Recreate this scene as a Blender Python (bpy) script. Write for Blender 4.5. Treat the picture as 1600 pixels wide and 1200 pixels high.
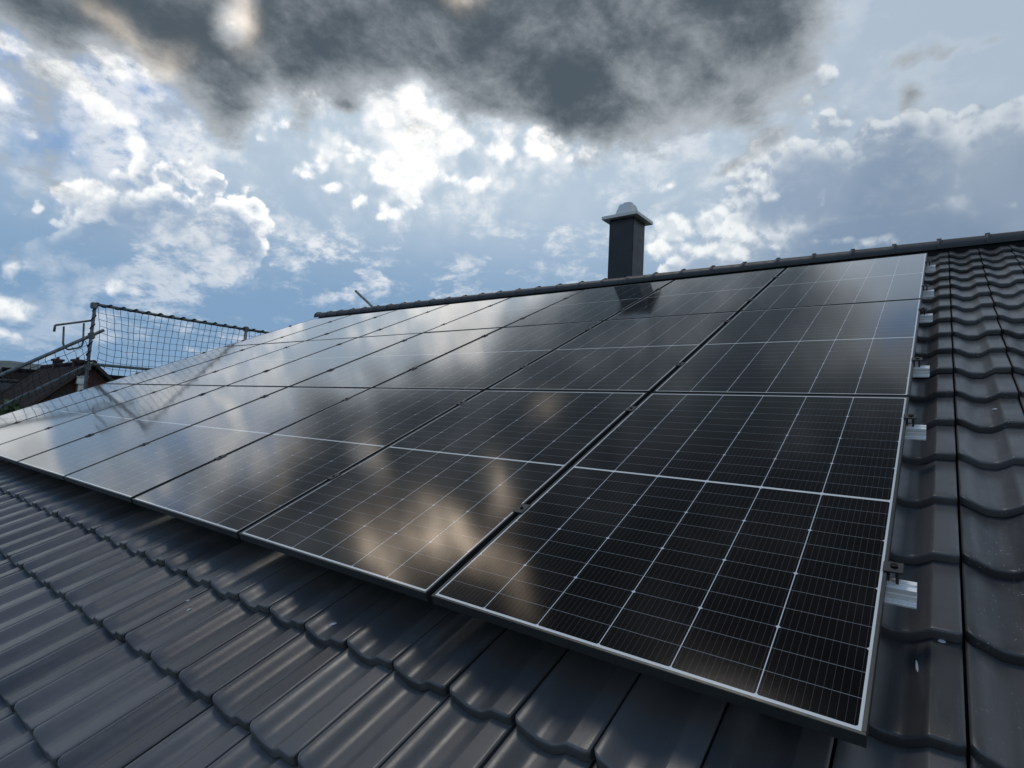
import bpy, bmesh, math, random
from mathutils import Vector, Matrix
random.seed(7)
rad = math.radians
S = bpy.context.scene
for o in list(bpy.data.objects): bpy.data.objects.remove(o)
OZ = 6.0                                   # height of the roof origin (lower right corner of the solar array) above ground
PITCH = rad(24)

# ---------------------------------------------------------------- camera
cd = bpy.data.cameras.new('camera'); cam = bpy.data.objects.new('camera', cd); S.collection.objects.link(cam)
cd.sensor_width = 36; cd.lens = 888.88 / 1600 * 36; cd.clip_start = .05; cd.clip_end = 9000
RT = Vector((0.79785, 0.60103, 0.04685)); DN = Vector((0.00583, 0.07002, -0.99753)); FW = Vector((-0.60282, 0.79616, 0.05237))
cam.matrix_world = Matrix(((RT.x, -DN.x, -FW.x, 0.10857), (RT.y, -DN.y, -FW.y, -1.28171), (RT.z, -DN.z, -FW.z, 0.56617 + OZ), (0, 0, 0, 1)))
S.camera = cam
S.view_settings.view_transform = 'Standard'; S.view_settings.look = 'None'; S.view_settings.exposure = 0; S.view_settings.gamma = 1
S.cycles.max_bounces = 6; S.cycles.glossy_bounces = 3; S.cycles.diffuse_bounces = 3

# ---------------------------------------------------------------- node helpers
class NT:
    def __init__(s, t): s.t = t; s.n = t.nodes; s.l = t.links
    def put(s, node, i, v):
        if v is None: return
        if isinstance(v, bpy.types.NodeSocket): s.l.new(v, node.inputs[i])
        else: node.inputs[i].default_value = v
    def m(s, op, a, b=None, c=None, clamp=False):
        n = s.n.new('ShaderNodeMath'); n.operation = op; n.use_clamp = clamp
        for i, v in enumerate((a, b, c)): s.put(n, i, v)
        return n.outputs[0]
    def v(s, op, a, b=None, c=None):
        n = s.n.new('ShaderNodeVectorMath'); n.operation = op
        for i, v in enumerate((a, b, c)): s.put(n, i, v)
        return n.outputs['Value'] if op in ('DOT_PRODUCT', 'LENGTH', 'DISTANCE') else n.outputs[0]
    def scale(s, a, k):
        n = s.n.new('ShaderNodeVectorMath'); n.operation = 'SCALE'; s.put(n, 0, a); s.put(n, 'Scale', k); return n.outputs[0]
    def noise(s, vec, scale=5., detail=4., rough=.5, dist=0., out='Fac'):
        n = s.n.new('ShaderNodeTexNoise'); s.put(n, 'Vector', vec); s.put(n, 'Scale', scale); s.put(n, 'Detail', detail)
        s.put(n, 'Roughness', rough); s.put(n, 'Distortion', dist); return n.outputs[out]
    def voro(s, vec, scale=5., out='Distance', rnd=1.):
        n = s.n.new('ShaderNodeTexVoronoi'); s.put(n, 'Vector', vec); s.put(n, 'Scale', scale); s.put(n, 'Randomness', rnd); return n.outputs[out]
    def mix(s, f, a, b, mode='MIX'):
        n = s.n.new('ShaderNodeMix'); n.data_type = 'RGBA'; n.blend_type = mode; n.clamp_factor = True
        s.put(n, 0, f); s.put(n, 6, col(a)); s.put(n, 7, col(b)); return n.outputs[2]
    def ramp(s, x, lo, hi, smooth=True):
        n = s.n.new('ShaderNodeMapRange'); n.interpolation_type = 'SMOOTHSTEP' if smooth else 'LINEAR'
        s.put(n, 0, x); s.put(n, 1, lo); s.put(n, 2, hi); return n.outputs[0]
    def lin(s, x, a, b, c, d):
        n = s.n.new('ShaderNodeMapRange'); s.put(n, 0, x); s.put(n, 1, a); s.put(n, 2, b); s.put(n, 3, c); s.put(n, 4, d); return n.outputs[0]
    def sep(s, v):
        n = s.n.new('ShaderNodeSeparateXYZ'); s.put(n, 0, v); return n.outputs
    def comb(s, x, y, z):
        n = s.n.new('ShaderNodeCombineXYZ'); s.put(n, 0, x); s.put(n, 1, y); s.put(n, 2, z); return n.outputs[0]
def col(c):
    if isinstance(c, (tuple, list)) and len(c) == 3: return (c[0], c[1], c[2], 1)
    return c

# ---------------------------------------------------------------- sky (world) and sun
SUN_AZ, SUN_EL = -58.0, 73.0              # azimuth from +Y towards +X, elevation
W = bpy.data.worlds.new('World'); S.world = W; W.use_nodes = True
W.cycles.sampling_method = 'MANUAL'; W.cycles.sample_map_resolution = 512
w = NT(W.node_tree); w.n.clear()
def dirv(az, el):
    a, e = rad(az), rad(el); return Vector((math.sin(a) * math.cos(e), math.cos(a) * math.cos(e), math.sin(e)))
# cloud masses, each: azimuth, elevation, width, height, turn (degrees), weight
VEIL = [(-49.4, 16.0, 19.2, 10.1, -2.7, 0.9), (-51.2, 24.4, 12.9, 4.9, -2.7, 0.8), (-28.3, 21.8, 15.1, 9.7, -2.7, 0.9), (-3.2, 22.1, 18.1, 11.5, -2.7, 1.1), (-5.7, 31.3, 12.9, 4.8, -2.7, 0.8), (-76.4, 4.6, 10.2, 4.5, -2.7, 0.6), (-60.7, 8.8, 26.0, 4.7, -2.7, 0.6), (-25.4, 29.3, 11.0, 4.6, -2.7, 0.6), (-59.6, 21.4, 3.2, 4.3, -2.7, 0.5),
        (-98, 12, 12, 9, 0, .8), (40, 22, 28, 20, 0, 1.), (90, 25, 30, 20, 0, 1.), (150, 25, 35, 20, 0, 1.), (-150, 22, 30, 16, 0, 1.)]
PUFF1 = [(-79.2, 13.0, 0.9, 0.9, -2.7), (-77.7, 13.9, 1.0, 1.1, -2.7), (-76.3, 15.3, 1.0, 1.0, -2.7), (-74.4, 16.4, 1.2, 1.1, -2.7), (-72.6, 16.4, 1.4, 1.3, -2.7), (-70.8, 17.7, 1.3, 1.3, -2.7), (-69.2, 18.5, 1.2, 1.1, -2.7), (-67.5, 18.9, 1.3, 1.2, -2.7), (-65.7, 18.6, 1.3, 1.2, -2.7), (-64.1, 18.1, 1.3, 1.2, -2.7), (-62.5, 17.3, 1.5, 1.3, -2.7), (-61.6, 16.0, 1.2, 1.0, -2.7), (-74.9, 13.5, 1.1, 1.1, -2.7), (-76.7, 13.0, 0.9, 0.9, -2.7), (-69.6, 12.2, 7.6, 5.5, -2.7), (-75.5, 9.8, 3.8, 3.5, -2.7), (-65.3, 13.8, 4.2, 4.4, -2.7), (-77.2, 6.0, 2.3, 2.9, -2.7), (-69.1, 5.0, 9.3, 10.3, -2.7), (-76.9, 0.6, 5.7, 5.9, -2.7), (-14.4, 22.9, 2.2, 1.9, -2.7), (-13.1, 25.0, 1.8, 1.6, -2.7), (-8.7, 28.9, 1.7, 1.4, -2.7), (-10.1, 27.7, 1.4, 1.2, -2.7), (-8.1, 25.3, 2.0, 1.7, -2.7), (-5.4, 23.8, 2.0, 1.9, -2.7), (-2.6, 23.9, 1.6, 1.5, -2.7), (-0.4, 23.8, 1.4, 1.4, -2.7), (2.1, 23.8, 1.4, 1.4, -2.7), (4.4, 23.6, 1.4, 1.5, -2.7), (-4.1, 19.8, 8.8, 4.7, -2.7), (3.4, 18.9, 4.8, 5.0, -2.7), (-13.2, 19.3, 3.9, 3.3, -2.7), (-9.5, 21.0, 5.4, 4.7, -2.7), (-15.2, 20.6, 1.8, 1.6, -2.7), (1.1, 16.0, 6.3, 1.9, -2.7), (-3.1, 13.0, 12.4, 7.8, -2.7), (4.9, 12.6, 7.2, 9.3, -2.7), (-14.1, 11.5, 9.7, 7.0, -2.7),
         (60, 20, 20, 9, 0), (110, 25, 22, 10, 0), (-140, 22, 18, 9, 0)]
PUFF2 = [(-58.3, 21.2, 1.7, 1.5, -2.7), (-56.0, 20.3, 1.6, 1.3, -2.7), (-53.3, 19.5, 1.5, 1.3, -2.7), (-50.4, 18.6, 1.4, 1.2, -2.7), (-48.4, 20.1, 1.5, 1.3, -2.7), (-51.0, 22.1, 2.0, 1.6, -2.7), (-47.6, 22.8, 1.8, 1.4, -2.7), (-44.6, 22.1, 1.2, 1.0, -2.7), (-41.6, 22.1, 1.5, 1.2, -2.7), (-53.8, 23.6, 1.6, 1.3, -2.7), (-48.2, 25.2, 2.0, 1.6, -2.7), (-43.8, 25.3, 2.0, 1.6, -2.7), (-39.3, 25.7, 2.1, 1.7, -2.7), (-35.3, 26.3, 2.1, 1.7, -2.7), (-31.4, 25.3, 1.7, 1.3, -2.7), (-51.1, 26.6, 1.1, 0.9, -2.7), (-48.0, 28.8, 1.4, 1.0, -2.7), (-46.3, 27.4, 1.4, 1.1, -2.7), (-60.7, 24.6, 1.4, 1.2, -2.7), (-62.8, 23.1, 1.0, 0.9, -2.7), (-57.1, 22.1, 1.6, 1.4, -2.7), (-57.5, 27.8, 2.1, 0.4, 7.3), (-59.3, 25.8, 1.3, 0.5, 17.3), (-21.3, 18.0, 2.0, 1.4, -2.7), (-18.4, 18.5, 1.8, 1.3, -2.7), (-15.5, 17.6, 1.7, 1.2, -2.7), (-12.9, 16.4, 1.4, 0.8, -2.7), (-23.2, 16.6, 1.8, 0.9, -2.7), (-18.2, 16.2, 6.2, 1.0, -2.7), (-6.0, 16.2, 3.2, 0.7, -2.7), (-13.8, 21.5, 1.2, 2.2, 17.3), (-21.7, 22.2, 2.1, 0.5, 12.3), (-78.5, 18.9, 0.9, 0.5, -17.7), (-77.2, 18.7, 0.8, 0.4, -22.7), (-76.1, 18.4, 0.5, 0.3, -22.7), (-80.1, 24.0, 1.6, 0.6, -17.7), (-78.2, 23.4, 1.6, 0.7, -30.7), (-75.9, 22.8, 1.6, 0.6, -34.7), (-74.2, 22.2, 1.3, 0.5, -37.7), (-72.6, 21.4, 1.1, 0.6, -50.7), (-71.7, 20.6, 0.7, 0.5, -52.7), (-79.9, 21.3, 1.1, 0.4, -14.7), (-78.4, 21.4, 0.9, 0.3, -12.7), (-74.5, 26.1, 1.2, 0.5, -37.7), (-73.5, 27.5, 1.0, 0.3, 47.3), (-65.5, 31.3, 1.0, 1.4, 12.3), (-71.4, 26.1, 1.7, 0.5, -22.7), (-69.5, 26.0, 1.3, 0.3, -12.7), (-79.1, 8.6, 1.2, 1.6, -2.7), (-79.0, 6.2, 1.7, 1.2, -2.7), (-78.8, 4.3, 1.1, 0.5, -12.7), (-70.7, 16.1, 0.5, 0.3, -2.7), (-72.4, 9.1, 0.5, 0.2, -2.7), (-61.0, 12.6, 0.3, 0.4, -2.7), (-2.8, 18.8, 0.5, 0.5, -2.7), (-8.7, 20.0, 0.4, 0.9, -2.7), (4.6, 17.3, 0.8, 0.8, -2.7), (3.6, 19.8, 0.4, 1.3, 27.3), (-43.3, 36.4, 1.6, 0.5, -2.7),
         (-91, 12, 9, 6, 0), (-90, 22, 7, 6, 10), (-106, 20, 10, 8, 10), (-87, 34, 6, 3.5, 20), (-100, 38, 9, 4, 10), (60, 30, 14, 6, 0)]  # white bank left of view, added to brighten the left panels' reflections
NEAR = [(-37.6, 35.7, 16.9, 4.8, -2.7, 1.3), (-32.6, 30.0, 5.1, 2.8, -32.7, 1.1), (-40.6, 30.7, 6.2, 2.5, -12.7, 0.7), (-51.8, 33.4, 9.4, 3.7, -2.7, 0.9), (-69.0, 29.4, 3.6, 2.9, -27.7, 0.8), (-74.1, 29.2, 4.2, 1.4, -12.7, 0.6), (-79.6, 27.4, 3.9, 1.3, -2.7, 0.7), (-18.2, 34.4, 8.8, 3.4, 17.3, 0.9), (-21.7, 29.5, 2.4, 2.8, 47.3, 0.5), (-11.9, 30.7, 2.5, 3.1, 37.3, 0.6), (-14.5, 26.3, 1.6, 2.4, 37.3, 0.5), (-16.1, 23.9, 2.0, 0.6, 27.3, 0.4), (-64.6, 25.5, 1.9, 2.8, 12.3, 0.7), (-59.9, 29.0, 3.5, 1.6, -2.7, 0.6), (-2.0, 29.4, 1.7, 0.6, 9.3, 0.6), (0.6, 29.0, 0.9, 0.4, 7.3, 0.5), (3.2, 28.8, 0.7, 0.4, 7.3, 0.5), (-2.1, 26.6, 0.8, 1.0, 17.3, 0.6), (-65.5, 31.6, 1.1, 1.8, -32.7, -1.0), (-73.5, 27.1, 1.4, 1.4, 47.3, -0.5), (-43.3, 36.5, 1.6, 0.8, -2.7, -1.1), (-48.0, 29.3, 1.3, 1.8, 57.3, -0.6), (-55.0, 26.6, 0.9, 0.5, -2.7, 0.6), (-59.1, 25.2, 0.9, 1.7, 7.3, 0.35), (-71.7, 24.9, 1.7, 0.9, -2.7, -0.3),
        (-34, 46, 14, 8, 0, 1.2), (-17, 47, 14, 6, 0, 1.), (-15, 58, 34, 8, 0, 1.5), (0, 74, 34, 12, 0, 1.5), (-4, 34, 9, 4, 0, -.5)]
def blobsum(t, vec, blobs, base):
    acc = base
    for az, el, ra, rb, rot, amp in blobs:
        c = dirv(az, el); a = rad(az); e = rad(el)
        east = Vector((math.cos(a), -math.sin(a), 0)); up = Vector((-math.sin(a) * math.sin(e), -math.cos(a) * math.sin(e), math.cos(e)))
        r = rad(rot); t1 = east * math.cos(r) + up * math.sin(r); t2 = up * math.cos(r) - east * math.sin(r)
        x = t.v('DOT_PRODUCT', vec, t1 / math.sin(rad(ra))); y = t.v('DOT_PRODUCT', vec, t2 / math.sin(rad(rb)))
        q = t.m('MULTIPLY_ADD', x, x, t.m('MULTIPLY', y, y))
        acc = t.m('MULTIPLY_ADD', t.m('POWER', 2.0, t.m('MULTIPLY', q, -1.0)), amp, acc)
    return acc
def puffs(t, vec, lst):
    """largest distance (degrees) inside any of the ellipses"""
    acc = None
    for az, el, ra, rb, rot in lst:
        a = rad(az); e = rad(el)
        east = Vector((math.cos(a), -math.sin(a), 0)); up = Vector((-math.sin(a) * math.sin(e), -math.cos(a) * math.sin(e), math.cos(e)))
        r = rad(rot); t1 = east * math.cos(r) + up * math.sin(r); t2 = up * math.cos(r) - east * math.sin(r)
        x = t.v('DOT_PRODUCT', vec, t1 / math.sin(rad(ra))); y = t.v('DOT_PRODUCT', vec, t2 / math.sin(rad(rb)))
        q = t.m('SQRT', t.m('MULTIPLY_ADD', x, x, t.m('MULTIPLY', y, y)))
        k = min(ra, rb); d = t.m('MULTIPLY_ADD', q, -k, k)
        acc = d if acc is None else t.m('MAXIMUM', acc, d)
    return acc
gd = w.n.new('ShaderNodeTexCoord').outputs['Generated']
D = w.v('NORMALIZE', gd)
def warp(vec, scale, amp, detail=3., t=w):
    nz = t.noise(vec, scale, detail, .55, 0., 'Color')
    return t.v('ADD', vec, t.scale(t.v('SUBTRACT', nz, (.5, .5, .5)), amp))
sunv = dirv(SUN_AZ, SUN_EL)
sunw = (sunv - dirv(-45, 15)).normalized()
dz = w.sep(D)[2]
# billowing detail: inverted cells on top of a fractal, in a wobbled domain
def billow(vec):
    q = warp(vec, 9., .05, 4.)
    a = w.noise(q, 7., 10., .60)
    b1 = w.voro(q, 19.); b2 = w.voro(warp(vec, 30., .014, 3.), 48.)
    s = w.m('MULTIPLY_ADD', w.m('SUBTRACT', a, .5), 1.9, w.m('MULTIPLY', w.m('SUBTRACT', .42, b1), .42))
    return w.m('MULTIPLY_ADD', w.m('SUBTRACT', .42, b2), .26, s)
fF = billow(D); fF2 = billow(w.v('ADD', D, tuple(sunw * .010)))
slope = w.m('SUBTRACT', fF, fF2)
soft = w.noise(D, 3.0, 4., .5)
east_ = w.ramp(w.sep(D)[0], -.55, .05)
# a smooth veil of high thin cloud
aV = w.ramp(w.m('ADD', blobsum(w, warp(D, 3., .08, 3.), VEIL, 0.), w.m('MULTIPLY', w.m('SUBTRACT', w.noise(D, 5., 8., .6), .5), .8)), .25, 1.05)
# cumulus heads: distance in degrees inside the outline of the puffs
sd1 = w.m('ADD', puffs(w, warp(D, 10., .018, 3.), PUFF1), w.m('MULTIPLY', fF, 2.6))
a1 = w.ramp(sd1, -.12, .30)
sd2 = w.m('ADD', puffs(w, warp(D, 9., .030, 4.), PUFF2), w.m('MULTIPLY', fF, 2.3))
a2 = w.ramp(sd2, -.25, .60)
# near dark layer
zz_ = w.m('ADD', dz, .35)
pl = w.v('DIVIDE', D, w.comb(zz_, zz_, zz_))
blobN = w.m('MINIMUM', blobsum(w, warp(D, 7., .07, 5.), NEAR, 0.), 1.3)
nz1 = w.noise(w.v('ADD', w.scale(pl, 1.), (3.1, 1.7, .4)), 6.0, 10., .66, .15)
fN = w.m('MULTIPLY', w.m('SUBTRACT', nz1, .5), 1.9)
dN = w.m('ADD', w.m('SUBTRACT', blobN, .38), fN)
aN = w.ramp(dN, -.12, .34)
# colours (radiance x10 because the background strength is 0.1)
sky = w.n.new('ShaderNodeTexSky'); sky.sky_type = 'NISHITA'; sky.sun_disc = False; sky.sun_elevation = rad(SUN_EL); sky.sun_rotation = rad(SUN_AZ)
sky.air_density = 1.2; sky.dust_density = .6; sky.ozone_density = 1.5
glow = w.m('POWER', w.m('MAXIMUM', w.v('DOT_PRODUCT', D, dirv(-54, 32)), 0.), 6.)   # the sun behind the clouds lights them more towards it
glow2 = w.m('POWER', w.m('MAXIMUM', w.v('DOT_PRODUCT', D, dirv(-50, 27)), 0.), 45.)
SKYC = w.mix(w.ramp(dz, .10, .45), (2.15, 3.6, 5.7), (1.0, 2.7, 6.0))
SKYC = w.mix(w.ramp(dz, .12, .0), SKYC, (3.9, 5.5, 7.3))
SKYC = w.mix(.12, SKYC, sky.outputs[0])
veilC = w.mix(w.ramp(dz, .15, .40), (2.2, 3.6, 5.5), (4.6, 5.7, 6.9))
veilC = w.mix(w.m('MULTIPLY', east_, .7), veilC, (4.0, 4.8, 5.8))
veilC = w.mix(w.m('MULTIPLY', w.m('MULTIPLY', glow2, w.ramp(dz, .22, .40)), w.ramp(fF, -.6, .5)), veilC, (10.5, 10.7, 10.7))
bodyC = w.mix(w.ramp(dz, .05, .30), (2.2, 3.6, 5.5), (2.5, 3.7, 5.4))
bodyC = w.mix(w.m('MULTIPLY', east_, .85), bodyC, (2.2, 2.95, 4.0))
bodyC = w.mix(w.ramp(soft, .36, .66), w.mix(.15, bodyC, (1.0, 1.8, 3.0)), w.mix(.18, bodyC, (7.5, 8.0, 8.6)))
whiteC = w.mix(glow, (7.2, 7.8, 8.2), (13.5, 13.2, 12.6))
rim1 = w.m('SUBTRACT', 1., w.ramp(sd1, .3, w.m('MULTIPLY_ADD', east_, .8, 1.7)))
k1 = w.m('MULTIPLY', rim1, w.m('MULTIPLY_ADD', w.ramp(slope, -.14, .10), .75, .20))
k1 = w.m('MAXIMUM', k1, w.m('MULTIPLY', w.m('MULTIPLY', w.ramp(slope, .0, .16), w.m('SUBTRACT', 1., w.ramp(sd1, .8, 3.2))), .2))
k1 = w.m('MULTIPLY', k1, w.ramp(dz, .13, .25))
c1 = w.mix(w.m('MULTIPLY', k1, w.m('SUBTRACT', 1., w.m('MULTIPLY', east_, .3))), bodyC, whiteC)
shadeW = w.mix(glow, (3.7, 4.7, 5.9), (5.6, 6.4, 7.3))
c2 = w.mix(w.ramp(slope, -.14, .08), w.mix(w.ramp(sd2, .5, 3.), w.mix(.5, shadeW, whiteC), shadeW), whiteC)
bodyN = w.mix(w.ramp(w.m('MULTIPLY_ADD', w.m('SUBTRACT', w.noise(w.v('MULTIPLY', pl, (1.8, 1.3, 1.)), 3.0, 8., .58, .3), .5), 1.5, dN), .0, 1.15), (4.4, 4.8, 5.2), (.80, 1.06, 1.30))
bodyN = w.mix(w.m('MULTIPLY', w.ramp(dz, .68, .85), .5), bodyN, (.3, .36, .42))   # unseen overhead cloud darkened so the near panel mirrors less light
fr = w.m('MULTIPLY', w.m('MULTIPLY', w.ramp(dN, -.42, -.12), w.m('SUBTRACT', 1., w.ramp(dN, -.08, .22))), w.m('MULTIPLY', glow, w.ramp(fF, -.35, .15)))
c = w.mix(aV, SKYC, veilC); c = w.mix(w.m('MULTIPLY', a1, w.m('MAXIMUM', w.ramp(dz, .16, .27), east_)), c, c1); c = w.mix(w.m('MULTIPLY', a2, w.m('SUBTRACT', 1., w.m('MULTIPLY', east_, .25))), c, c2)
c = w.mix(w.m('MULTIPLY', fr, .85), c, (10.5, 10.4, 10.2))
c = w.mix(aN, c, bodyN)
# thin places above the frame where the sun itself glows through the cloud
SG = [(-66., 41.0, 1.6, 2.8, -20, 1.), (-62.5, 43.5, 1.1, 3., -10, .8), (-72, 39, 1.2, 2.6, 10, .6), (-55, 42, 1., 1.8, 15, .35), (-60.6, 49.5, 1., 2.6, 15, .30), (-65.4, 32., 1.0, 1.9, 10, .07), (-73.5, 28.2, 2.4, .7, -30, .05), (-70, 27, 1.2, .7, 40, .05), (-43.5, 37.2, 1.4, .7, 0, .08)]
sg = w.m('MULTIPLY', blobsum(w, warp(D, 9., .08, 5.), SG, 0.), w.m('MAXIMUM', w.m('MULTIPLY_ADD', fF, 1.6, 1.), .15))
c = w.v('ADD', c, w.v('MULTIPLY', w.comb(sg, sg, sg), (62., 50., 38.)))
bg = w.n.new('ShaderNodeBackground'); w.put(bg, 0, c); bg.inputs[1].default_value = .1
wo = w.n.new('ShaderNodeOutputWorld'); w.l.new(bg.outputs[0], wo.inputs[0])

sd = bpy.data.lights.new('sun', 'SUN'); sd.energy = .7; sd.angle = rad(16); sd.color = (1, .94, .85)
sun = bpy.data.objects.new('sun', sd); S.collection.objects.link(sun)
sun.rotation_euler = sunv.to_track_quat('Z', 'Y').to_euler(); sun.location = (0, 0, 60)

# ---------------------------------------------------------------- object helpers
C = S.collection
ROOF = Matrix.Translation((0, 0, OZ)) @ Matrix.Rotation(PITCH, 4, 'X')      # roof frame: x along the ridge, y up the slope, z out of the roof
def tag(o, label, cat=None, group=None, kind=None):
    if label: o['label'] = label
    if cat: o['category'] = cat
    if group: o['group'] = group
    if kind: o['kind'] = kind
    return o
class MB:
    def __init__(s): s.v = []; s.f = []; s.sm = []
    def quad(s, pts, smooth=False):
        i = len(s.v); s.v += [tuple(p) for p in pts]; s.f.append(tuple(range(i, i + len(pts)))); s.sm.append(smooth)
    def box(s, x0, x1, y0, y1, z0, z1, bev=0., mat=None):
        bm = bmesh.new(); bmesh.ops.create_cube(bm, size=1)
        for q in bm.verts: q.co = Vector(((x0 + x1) / 2 + q.co.x * (x1 - x0), (y0 + y1) / 2 + q.co.y * (y1 - y0), (z0 + z1) / 2 + q.co.z * (z1 - z0)))
        if bev: bmesh.ops.bevel(bm, geom=bm.edges[:], offset=bev, segments=2, affect='EDGES')
        s.addbm(bm, mat); return s
    def addbm(s, bm, mat=None, smooth=False):
        i = len(s.v); bm.verts.index_update()
        s.v += [tuple((mat @ q.co) if mat else q.co) for q in bm.verts]
        for f in bm.faces: s.f.append(tuple(i + q.index for q in f.verts)); s.sm.append(smooth)
        bm.free()
    def tube(s, pts, r, n=12, cap=True):
        pts = [Vector(p) for p in pts]; i0 = len(s.v); m = len(pts); up = None
        for k, p in enumerate(pts):
            t = (pts[min(k + 1, m - 1)] - pts[max(k - 1, 0)]).normalized()
            if up is None: up = t.orthogonal().normalized()
            up = (up - t * up.dot(t)).normalized(); sd_ = t.cross(up)
            rr = r[k] if isinstance(r, (list, tuple)) else r
            for j in range(n):
                a = 2 * math.pi * j / n; s.v.append(tuple(p + (up * math.cos(a) + sd_ * math.sin(a)) * rr))
        for k in range(m - 1):
            for j in range(n):
                a = i0 + k * n + j; b = i0 + k * n + (j + 1) % n
                s.f.append((a, b, b + n, a + n)); s.sm.append(n > 4)
        if cap:
            s.f.append(tuple(i0 + j for j in range(n))[::-1]); s.sm.append(False)
            s.f.append(tuple(i0 + (m - 1) * n + j for j in range(n))); s.sm.append(False)
        return s
    def build(s, name, mat, parent=None, mw=None):
        me = bpy.data.meshes.new(name); me.from_pydata(s.v, [], s.f); me.materials.append(mat)
        me.polygons.foreach_set('use_smooth', s.sm); me.update()
        o = bpy.data.objects.new(name, me); C.objects.link(o)
        if parent: o.parent = parent
        if mw is not None: o.matrix_world = mw
        return o
def thing(name, label, cat, mw, group=None):
    o = bpy.data.objects.new(name, None); C.objects.link(o); o.matrix_world = mw; o.empty_display_size = .1
    return tag(o, label, cat, group)
def copy_tree(o, parent=None):
    c = o.copy(); C.objects.link(c); c.parent = parent
    for ch in o.children: copy_tree(ch, c)
    return c
def newmat(name):
    m = bpy.data.materials.new(name); m.use_nodes = True; t = NT(m.node_tree); b = m.node_tree.nodes['Principled BSDF']; return m, t, b
def simple(name, c, rough=.5, metal=0., var=.15, scale=8., bump=0., bscale=60.):
    m, t, b = newmat(name); o = t.n.new('ShaderNodeTexCoord').outputs['Object']
    n1 = t.noise(o, scale, 6, .6)
    t.put(b, 'Base Color', t.mix(t.ramp(n1, .3, .7), tuple(x * (1 - var) for x in c), tuple(min(1, x * (1 + var)) for x in c)))
    t.put(b, 'Roughness', t.lin(t.noise(o, scale * 3, 4, .6), .2, .8, max(0.02, rough - .1), min(1, rough + .1))); t.put(b, 'Metallic', metal)
    if bump:
        bn = t.n.new('ShaderNodeBump'); t.put(bn, 'Height', t.noise(o, bscale, 5, .6)); bn.inputs['Strength'].default_value = bump; bn.inputs['Distance'].default_value = .01
        t.l.new(bn.outputs[0], b.inputs['Normal'])
    return m

# ---------------------------------------------------------------- materials
# glazed clay tile, near black, with dust, pale specks and a few spots of moss
def tile_material():
    m, t, b = newmat('dark_clay_tile'); o = t.n.new('ShaderNodeTexCoord').outputs['Object']
    at = t.n.new('ShaderNodeAttribute'); at.attribute_name = 'tone'; tone = at.outputs['Fac']
    base = t.mix(tone, (.046, .046, .047), (.096, .095, .095))
    st = t.noise(t.v('MULTIPLY', o, (30., 3., 30.)), 1., 6, .6)
    base = t.mix(t.m('MULTIPLY', t.ramp(st, .5, .8), .5), base, (.125, .125, .128))
    dust = t.ramp(t.noise(o, 2.2, 6, .65), .48, .75)
    base = t.mix(t.m('MULTIPLY', dust, .35), base, (.15, .15, .15))
    # pale mortar specks where the tiles were cut, mostly towards the right
    x = t.sep(o)[0]
    zone = t.m('MULTIPLY', t.ramp(t.noise(o, 3.1, 3, .6), .38, .55), t.ramp(x, .05, .3))
    d = t.voro(t.v('ADD', o, t.scale(t.noise(o, 90., 2, .5, 0., 'Color'), .010)), 85.)
    keep = t.m('GREATER_THAN', t.sep(t.voro(o, 85., 'Color'))[0], .50)
    sp = t.m('MULTIPLY', t.m('MULTIPLY', t.m('LESS_THAN', d, .15), keep), zone)
    d2 = t.voro(o, 14.); k2 = t.m('GREATER_THAN', t.sep(t.voro(o, 14., 'Color'))[1], .93)
    sp2 = t.m('MULTIPLY', t.m('LESS_THAN', t.m('ADD', d2, t.m('MULTIPLY', t.noise(o, 160., 3), .05)), .055), k2)
    base = t.mix(t.m('MULTIPLY', t.m('MAXIMUM', sp, sp2), .8), base, (.42, .43, .44))
    d3 = t.voro(o, 7.); k3 = t.m('GREATER_THAN', t.sep(t.voro(o, 7., 'Color'))[2], .92)
    moss = t.m('MULTIPLY', t.m('MULTIPLY', t.ramp(t.noise(o, 120., 4, .7), .55, .62), t.ramp(d3, .16, .05)), k3)
    base = t.mix(t.m('MULTIPLY', moss, .8), base, (.085, .055, .04))
    t.put(b, 'Base Color', base)
    t.put(b, 'Roughness', t.lin(t.noise(o, 12., 6, .7), .25, .75, .25, .42)); t.put(b, 'IOR', 1.5)
    bn = t.n.new('ShaderNodeBump'); bn.inputs['Strength'].default_value = .10; bn.inputs['Distance'].default_value = .003
    t.put(bn, 'Height', t.m('ADD', t.noise(o, 260., 4, .6), t.m('MULTIPLY', t.noise(o, 25., 4, .5), 1.5))); t.l.new(bn.outputs[0], b.inputs['Normal'])
    return m
TW, TC = .2255, .3365                     # tile cover width and course
M_TILE = tile_material()
M_DECK = simple('roof_felt', (.012, .012, .013), .8)
M_FRAME = simple('black_anodised', (.05, .055, .056), .38, .4, .1, 20.)
M_CLAMP = simple('dark_clamp_metal', (.035, .038, .042), .5, .3, .1, 30.)
M_BOLT = simple('bolt_steel', (.02, .02, .02), .35, .8)
M_ALU = simple('mill_aluminium', (.92, .91, .89), .45, .2, .02, 3.)
M_GALV = simple('galvanised_tube', (.16, .18, .18), .5, .6, .3, 14.)
M_ZINC = simple('zinc_sheet', (.66, .64, .60), .5, .35, .04, 5.)
M_CHIM = simple('anthracite_sheet', (.012, .016, .020), .45, .0, .2, 3., .05, 5.)
M_NET = simple('green_net_cord', (.008, .022, .026), .9)
M_ROPE = simple('dark_green_rope', (.018, .03, .026), .85, 0, .3, 40.)
M_RENDER = simple('cream_render', (.55, .52, .46), .85, 0, .08, 2., .3, 80.)
M_WHITE = simple('white_paint', (.75, .76, .76), .5)
M_GLASSW = simple('window_glass', (.03, .035, .04), .08)
M_WOODD = simple('dark_timber', (.05, .035, .028), .7, 0, .3, 12.)

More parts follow.
